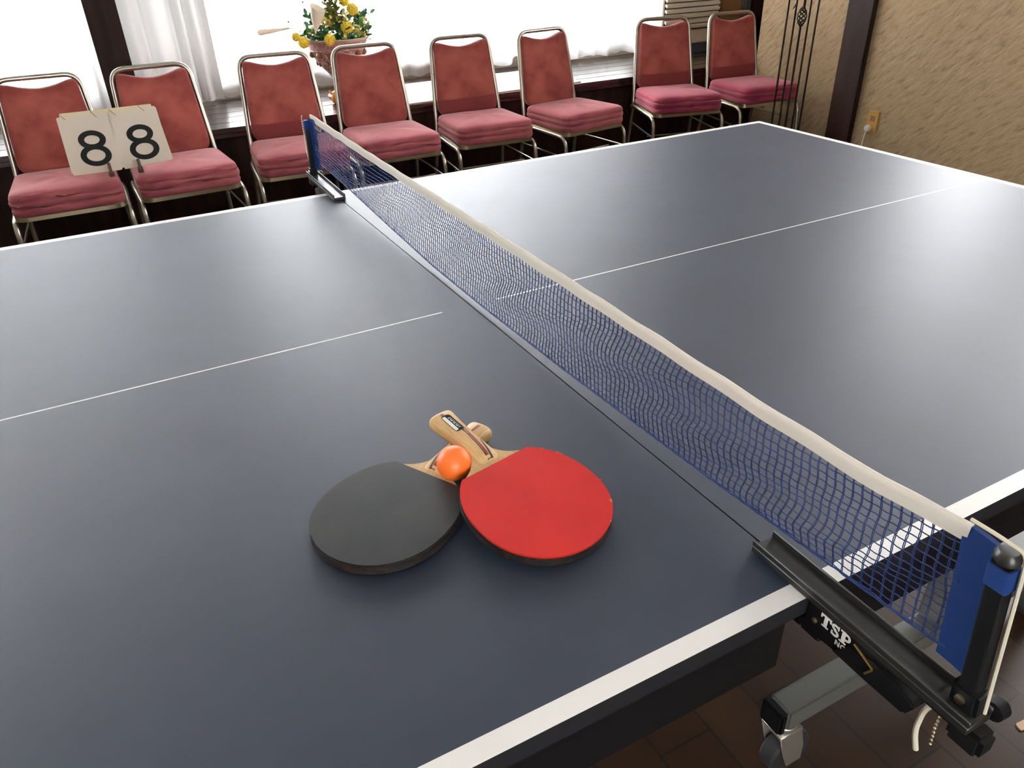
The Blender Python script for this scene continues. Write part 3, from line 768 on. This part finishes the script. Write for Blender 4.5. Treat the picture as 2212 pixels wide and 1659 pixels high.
CH = [(-.689, 2.469, .000, 'dusty red padded chair at the left end, left half of the score cards before it', 's', 'b'),
      (-.244, 2.474, .046, 'dusty red padded chair in front of the dark window post, behind the right score card', 's', 'b'),
      (.259, 2.488, -.063, 'dusty red padded chair whose seat is partly hidden by the far net post', 's', 'w'),
      (.706, 2.508, -.031, 'dusty red padded chair standing directly before the flower bowl, its seat behind the net', 's', 'b'),
      (1.210, 2.515, -.052, 'dusty red padded chair in front of the middle of the white ledge mat', 's', 'w'),
      (1.723, 2.485, .153, 'dusty red padded chair turned aside, at the right end of the white ledge mat', 's', 'b'),
      (2.437, 2.507, -.266, 'chair with deep magenta seat and two-tone back standing before the louvered heater', 'd', 'w'),
      (2.962, 2.469, -.097, 'dusty red padded chair at the right end, beside the stucco wall behind thin iron rods', 'd', 'w')]
for i, (x, y, th, lab, sm, bmn) in enumerate(CH):
    chair(x, y, th, lab, 20 + i, M['seat_deep'] if sm == 'd' else M['seat_velvet'], M['back_worn'] if bmn == 'w' else M['back_velvet'])

# ------------------------------------------------------------------ scoreboard on the seats
sb = thing('flip_scoreboard', 'cream flip score cards reading 8 8 propped across the two leftmost chair seats', 'scoreboard', (-.462, 2.318, .522), 0)
tilt = Matrix.Rotation(math.radians(-14), 4, 'X')
def card(x0, x1, z0, z1, y, th, m, name, parent, rot, sk=0.):
    o = MB().prism(round_poly([(x0, z0), (x1, z0), (x1 + sk, z1), (x0 + sk, z1)], .006, 3), 0, th, tilt @ rot @ Matrix(((1, 0, 0, 0), (0, 0, -1, y), (0, 1, 0, 0), (0, 0, 0, 1)))).build(name, m, parent, smooth=False)
    return o
RL = Matrix.Rotation(math.radians(1.5), 4, 'Y'); RR = Matrix.Rotation(math.radians(-2.0), 4, 'Y')
I4 = Matrix.Identity(4)
bd = card(-.172, .158, .020, .243, .006, .005, M['card_old'], 'backing_board', sb, I4)
for side, (x0, x1, rot) in {'l': (-.190, -.006, RL), 'r': (.000, .180, RR)}.items():
    pile = card(x0 + (.004 if side == 'l' else -.001), x1 + (-.004 if side == 'l' else .006), .012, .221, .0015, .007, M['card_old'], 'card_stack', sb, rot @ Matrix.Rotation(math.radians(-.8 if side == 'l' else -2.2), 4, 'Y'))
    cd = card(x0, x1, .018, .224, -.0055, .0012, M['card'], 'score_card', sb, rot)
    # the figure 8: two rings of thick stroke
    mb = MB(); cxm = -.089 if side == 'l' else .093
    Td = tilt @ rot @ Matrix(((1, 0, 0, 0), (0, 0, -1, -.0070), (0, 1, 0, 0), (0, 0, 0, 1)))
    for (cz, rx, rz) in ((.134, .0378, .0257), (.0755, .0438, .0312)):
        vs = []; fs = []; N = 48; wd = .0110
        for k in range(N):
            a = 2 * PI * k / N
            for sg in (-1, 1): vs.append((cxm + (rx + sg * wd) * math.cos(a), cz + (rz + sg * wd * .84) * math.sin(a), .0006 if cz > .1 else .0007))
        for k in range(N): a = 2 * k; b = 2 * ((k + 1) % N); fs.append((a, a + 1, b + 1, b))
        mb.add(vs, fs, Td)
    mb.build('figure_eight', M['print_black'], cd, smooth=False)
    for xx in (x0 + .030, x1 - .045):
        pts = fillet([(xx, .214, -.0085), (xx - .012, .228, -.010), (xx - .020, .240, .004), (xx - .022, .226, .012)], .01, 4)
        pts = [(p[0], p[2], p[1]) for p in pts]
        MB().tube(pts, .0009, 5, T=tilt @ rot).build('binding_cord', M['stripe_black'], sb)
for xx in (-.053, .054):
    m = MB(); m.box(xx - .006, xx + .006, -.020, -.010, .006, .045, tilt); m.box(xx - .010, xx + .010, -.020, .045, -.006, .012)
    m.box(xx - .006, xx + .006, .012, .022, .006, .050, tilt)
    m.build('foot_clip', M['clip_wood'], sb, bevel=.002)

# ------------------------------------------------------------------ things on the ledge
LZ = .548
tag(MB().prism(round_poly([(.86, 2.812), (2.015, 2.83), (2.03, 3.40), (.90, 3.40)], .02, 4), LZ, LZ + .006).build('ledge_mat', M['cloth_white'], bevel=.002, seg=1), 'bright white mat spread on the window ledge behind the middle chairs', 'mat')
BX, BY = .737, 3.28
bowl = thing('pedestal_bowl', 'mauve patterned ceramic pedestal bowl holding the flowers on the window ledge', 'bowl', (BX - .006, BY, LZ))
MB().lathe([(.085, 0), (.088, .008), (.080, .016), (.050, .030), (.036, .050), (.034, .075), (.045, .100), (.072, .130), (.110, .170), (.136, .215), (.146, .240)], 48).build('bowl_body', M['bowl'], bowl)
MB().lathe([(.146, .240), (.155, .243), (.153, .247), (.163, .282), (.166, .284)], 48).build('bowl_band', M['bowl_band'], bowl)
MB().lathe([(.164, .284), (.172, .288), (.184, .298), (.183, .302), (.172, .300), (.152, .290), (.145, .282)], 48).build('bowl_rim', M['bowl_rim'], bowl)
for k in range(12):                       # raised roses under the rim, each with its hanging leaf
    a = 2 * PI * k / 12 + .55
    ro = MB().ball((.140 * math.cos(a), .140 * math.sin(a), .226), .020, .020, .019, 10, 8).build('relief_rose', M['bowl_gold'], bowl)
    MB().ball((.116 * math.cos(a + .2), .116 * math.sin(a + .2), .178), .008, .008, .016, 8, 6).build('relief_leaf', M['bowl_gold'], bowl)
fl = thing('flower_arrangement', 'yellow and white artificial flowers with green leaves filling the patterned bowl', 'flowers', (BX, BY, LZ + .27))
MB().lathe([(.02, .000), (.13, .000), (.14, .012), (.10, .026), (.02, .034)], 24).build('moss', M['leaf'], fl)
def stem(p, bend=.02):
    a = Vector((p[0] * .25, p[1] * .25, .012)); c = Vector(p); m = (a + c) / 2 + Vector((-p[1], p[0], .4)).normalized() * bend
    return fillet([a, m, c], .08, 8)
# yellow globe blossoms at pixel-measured places (relative to the bowl axis), each a ball of small florets on a stem
GLOBES = [(-.232, -.06, .052, .022), (-.204, -.09, .026, .029), (-.080, -.150, .034, .029), (.030, -.105, .082, .032), (.080, -.08, .164, .030), (.052, -.04, .204, .028), (.02, .02, .24, .026)]
for gx, gy, gz, gr in GLOBES:
    st = MB().tube(stem((gx, gy, gz)), .0018, 6).build('flower_stem', M['stem'], fl)
    mb = MB(); mb.ball((gx, gy, gz), gr * .92, seg=14, rings=10)
    for k in range(60):
        a = k * 2.39996; zz = 1 - 2 * (k + .5) / 60; q = math.sqrt(1 - zz * zz)
        mb.ball((gx + gr * .9 * q * math.cos(a), gy + gr * .9 * q * math.sin(a), gz + gr * .9 * zz), gr * .17, seg=6, rings=4)
    mb.build('globe_blossom', M['yellow'], st)
def calla(base, tip, r, name):
    b = Vector(base); t = Vector(tip); d = t - b; q = d.to_track_quat('Z', 'Y').to_matrix().to_4x4(); L = d.length
    T = Matrix.Translation(b) @ q
    prof = [(.003, 0), (.006, .10 * L), (r * .55, .35 * L), (r * .85, .6 * L), (r, .8 * L)]
    vs = []; fs = []; S = 20
    for i, (rr_, z) in enumerate(prof + [(r * 1.15, L)]):
        for k in range(S):
            a = 2 * PI * k / S; e = 1 + (.35 * math.cos(a) if i == len(prof) else 0)
            vs.append((rr_ * math.cos(a) * .8, rr_ * math.sin(a), z * (1 + (.16 * math.cos(a) if i >= len(prof) - 1 else 0))))
    for i in range(len(prof)):
        for k in range(S): a = i * S + k; b2 = i * S + (k + 1) % S; fs.append((a, b2, b2 + S, a + S))
    st = MB().tube(stem(base, .03), .002, 6).build('flower_stem', M['stem'], fl)
    MB().add(vs, fs, T).build(name, M['calla'], st)
calla((-.255, -.06, .095), (-.405, -.07, .088), .013, 'calla_blossom')
calla((-.150, -.15, .070), (-.118, -.14, .185), .036, 'calla_blossom')
rf = random.Random(3)
def leaf_cluster(name, m, N, fn, size):
    mb = MB()
    for _ in range(N):
        c = Vector(fn()); d = Vector((rf.uniform(-1, 1), rf.uniform(-1, 1), rf.uniform(-.2, 1))).normalized(); s = size * rf.uniform(.7, 1.3)
        sd = d.cross(Vector((rf.uniform(-1, 1), rf.uniform(-1, 1), rf.uniform(-1, 1)))).normalized(); up = sd.cross(d)
        p = [c, c + d * s * .35 + sd * s * .30, c + d * s * .75 + sd * s * .22, c + d * s, c + d * s * .75 - sd * s * .22, c + d * s * .35 - sd * s * .30, c + d * s * .5 + up * s * .12]
        mb.add(p, [(0, 1, 6), (1, 2, 6), (2, 3, 6), (3, 4, 6), (4, 5, 6), (5, 0, 6)])
    return mb.build(name, m, fl, angle=180)
def sprig(name, m, cx, cy, cz, spread, n, size):
    return leaf_cluster(name, m, n, lambda: (cx + rf.gauss(0, spread), cy + rf.gauss(0, spread * .7), max(.012, cz + rf.gauss(0, spread))), size)
for cx, cy, cz, sp_, n_ in [(-.10, -.09, .045, .022, 40), (-.15, -.03, .055, .02, 24), (.02, -.10, .045, .025, 44), (.12, -.06, .05, .022, 36), (.125, -.02, .115, .022, 36), (-.02, -.02, .10, .03, 40), (-.11, .0, .12, .018, 14)]:
    sprig('leaf_sprig', M['leaf'], cx, cy, cz, sp_, int(n_ * 2.2), .036)
for cx, cy, cz, sp_, n_ in [(-.035, -.06, .16, .020, 40), (-.03, -.05, .23, .018, 40), (-.02, -.07, .09, .02, 30)]:
    sprig('fern_sprig', M['leaf_olive'], cx, cy, cz, sp_, int(n_ * 2.2), .030)
for cx, cy, cz, sp_, n_ in [(-.065, -.08, .105, .018, 44), (.02, -.09, .125, .018, 44), (.095, -.09, .05, .018, 44), (.135, -.05, .09, .014, 30), (.0, -.145, .025, .010, 14), (-.13, -.06, .06, .014, 16)]:
    sprig('yellow_spray', M['pale_yellow'], cx, cy, cz, sp_, int(n_ * 2), .019)
for bx_, by_, bz_ in [(-.245, 0, .120), (-.150, .02, .205), (-.10, .02, .25), (.20, .0, .235)]:
    tw = MB().tube(stem((bx_, by_, bz_), .03), .0009, 5).build('berry_twig', M['stem'], fl)
    MB().ball((bx_, by_, bz_), .0055, seg=10, rings=8).build('berry', M['berry'], tw)
# small toy dog lying on the ledge
toy = thing('toy_dog', 'small orange and white toy dog on the ledge below the flower bowl', 'toy', (.662, 3.085, LZ), math.radians(-12))
MB().ball((0, 0, .046), .046, .024, .022, 20, 12).ball((-.034, -.004, .024), .019, .018, .024, 16, 10).build('body', M['toy'], toy)
hdm = MB().ball((.056, .0, .066), .025, .023, .022, 18, 12).ball((.078, 0, .058), .013, .012, .010, 14, 10).build('head', M['toy'], toy)
for s in (-1, 1): MB().ball((.048, s * .022, .066), .009, .005, .016, 12, 8).build('ear', M['toy'], hdm)
for s in (-1, 1): MB().ball((.030, s * .012, .016), .012, .010, .016, 14, 8).build('paw', M['toy_white'], toy)
MB().ball((.006, 0, .020), .022, .017, .018, 14, 8).build('belly', M['toy_white'], toy)
MB().tube([(-.042, 0, .046), (-.054, .006, .056), (-.058, .010, .066)], [.007, .006, .004], 8).build('tail', M['toy'], toy)
# louvered heater cabinet in the corner
ac = thing('louvered_heater', 'cream louvered heater cabinet on the ledge in the right corner', 'heater', (3.215, 3.36, LZ))
MB().box(-.235, .235, .0, .20, .062, .66).build('cabinet', M['ac_white'], ac, bevel=.006)
MB().box(-.240, .240, -.004, .205, 0, .062).build('plinth', M['ac_dark'], ac, bevel=.004)
for k in range(14):
    z0 = .160 + k * .0335
    MB().box(-.180, .180, -.020, .0, 0, .0130, Matrix.Translation((0, .0, z0 + .012)) @ Matrix.Rotation(math.radians(28), 4, 'X') @ Matrix.Scale(1.25, 4)).build('louvre', M['ac_white'], ac, smooth=False)
MB().box(-.228, .228, -.0012, .0, .150, .640).build('grille_backing', M['ac_dark'], ac, smooth=False)
o = tag(MB().box(3.475, 3.655, 3.36, 3.56, LZ, 2.1).build('wooden_pillar', M['brown_wood'], bevel=.004), 'brown wooden pillar standing right of the louvered heater', 'pillar')
o = MB(); rows = []
for i in range(25):
    x = 3.685 + .11 * i / 24; rows.append([(x, 3.42 + .010 * math.sin(i * 1.3), z) for z in (LZ + .004, 1.2, 2.3)])
vs = [p for r_ in rows for p in r_]; fs = []
for i in range(24):
    for k in range(2): a = i * 3 + k; fs.append((a, a + 3, a + 4, a + 1))
o.add(vs, fs); tag(o.build('narrow_drape', M['grey_cloth'], angle=180), 'narrow grey drape between the wooden pillar and the corner post', 'drape')
struct(MB().box(3.80, 3.90, 3.30, 3.46, LZ, ZC).build('trim_5', M['wood_dark'], bevel=.003))

# ------------------------------------------------------------------ iron stand, outlet, scraps
irn = thing('iron_stand', 'slender wrought iron stand of upright rods with a twisted basket knot, by the right wall', 'stand', (2.808, 2.0, 0))
for dx in (-.104, -.050, .0, .050, .106):
    top = 1.30 if abs(dx) > .02 else .855
    MB().tube([(dx, 0, .012), (dx, 0, top)], .0052 if abs(dx) > .02 else .0058, 8).build('rod', M['iron'], irn)
MB().tube([(.004, 0, .925), (.008, 0, 1.30)], .0075, 8).build('rod', M['iron'], irn)
mb = MB()
for k in range(5):
    pts = []
    for i in range(21):
        s = i / 20; a = 2 * PI * (k / 5 + .9 * s); rr2 = .003 + .020 * math.sin(PI * s) ** .8
        pts.append((rr2 * math.cos(a), rr2 * math.sin(a), .845 + .09 * s))
    mb.tube(pts, .0036, 6)
mb.build('basket_knot', M['iron'], irn)
mb = MB()
for (dx, zz, s) in ((-.05, .955, -1), (-.05, .985, 1)):
    mb.tube(fillet([(dx, 0, zz), (dx + s * .016, 0, zz + .02 * s), (dx + s * .026, 0, zz + .03 * s)], .01, 4), [.0045, .0045, .004, .004, .003, .002, .001][:7], 6)
mb.build('leaf_scroll', M['iron'], irn)
MB().box(-.115, .117, -.007, .007, 1.29, 1.305).build('top_rail', M['iron'], irn, bevel=.002)
MB().box(-.125, .127, -.09, .09, 0, .014).build('base_plate', M['iron'], irn, bevel=.004)
ol = thing('wall_outlet', 'tan wall outlet plate low on the stucco wall right of the dark post', 'outlet', (XR, 1.832, .338))
MB().box(-.008, 0, -.036, .036, -.060, .060).build('cover_plate', M['outlet'], ol, bevel=.003)
MB().box(-.0095, -.008, -.016, .016, .005, .034).build('socket', M['brown_wood'], ol, bevel=.001, seg=1)
pg = thing('power_plug', 'round white power plug with thin cord in the tan outlet', 'plug', (XR - .0096, 1.842, .306))
MB().lathe([(.017, 0), (.0185, .004), (.0175, .020), (.010, .026)], 20, Matrix.Rotation(-PI / 2, 4, 'Y')).build('plug_body', M['plug'], pg)
MB().tube(fillet([(-.020, .0, -.012), (-.024, .006, -.06), (-.018, .012, -.16), (-.020, .010, -.292), (-.12, -.05, -.300)], .03, 6), .0030, 7).build('power_cord', M['plug'], pg)
tag(MB().prism(round_poly([(-.02, -.006), (.018, -.010), (.022, .004), (-.016, .008)], .004, 3), 0, .003).build('paper_scrap', M['paper'], loc=(.748, -.735, .0005)), 'small pinkish scrap on the floor right of the near net post', 'scrap')

# ------------------------------------------------------------------ added ceiling lamps (out of frame, fill light for the room)
for (lx, ly) in ((-1.6, -1.2), (1.2, -1.2)):
    lt = thing('fill_lamp', 'round white ceiling lamp added for fill light', 'lamp', (lx, ly, ZC - .09), 0, 'added fill lamps')
    MB().lathe([(.20, .03), (.22, .04), (.22, .085), (.10, .09)], 32).build('lamp_base', M['lamp_metal'], lt)
    li = bpy.data.lights.new('fill_light', 'AREA'); li.shape = 'DISK'; li.size = .38; li.energy = 8; li.color = (1., .82, .62)
    lo = bpy.data.objects.new('fill_light', li); COL.objects.link(lo); lo.parent = lt; lo.location = (0, 0, .028)

# ------------------------------------------------------------------ daylight
w = bpy.data.worlds.new('overcast_sky'); SC.world = w; w.use_nodes = True
bg = w.node_tree.nodes['Background']; bg.inputs['Color'].default_value = (.965, .98, 1.0, 1); bg.inputs['Strength'].default_value = 27.0
def sky_area(name, loc, rot, sx, sy, e, col=(.93, .97, 1.)):
    li = bpy.data.lights.new(name, 'AREA'); li.shape = 'RECTANGLE'; li.size = sx; li.size_y = sy; li.energy = e; li.color = col
    o = bpy.data.objects.new(name, li); COL.objects.link(o); o.location = loc; o.rotation_euler = rot

# ------------------------------------------------------------------ camera
cam = bpy.data.cameras.new('camera'); co = bpy.data.objects.new('camera', cam); COL.objects.link(co)
F = Vector((0.38556413, 0.76567360, -0.51486338)); R_ = Vector((0.88468927, -0.46525424, -0.02938337)); U = Vector((0.26204044, 0.44416493, 0.85676853))
co.matrix_world = Matrix(((R_.x, U.x, -F.x, -0.474693), (R_.y, U.y, -F.y, -1.079832), (R_.z, U.z, -F.z, 1.296681), (0, 0, 0, 1)))
cam.sensor_fit = 'HORIZONTAL'; cam.sensor_width = 36.; cam.lens = 1618.666 / 2212 * 36; cam.clip_start = .02
SC.camera = co

vs_ = SC.view_settings; vs_.view_transform = 'Standard'; vs_.look = 'None'; vs_.gamma = 1.; vs_.exposure = .22; vs_.use_curve_mapping = False
cy = SC.cycles
cy.use_denoising = True; cy.max_bounces = 10; cy.diffuse_bounces = 6; cy.glossy_bounces = 4; cy.transparent_max_bounces = 16; cy.sample_clamp_indirect = 8.
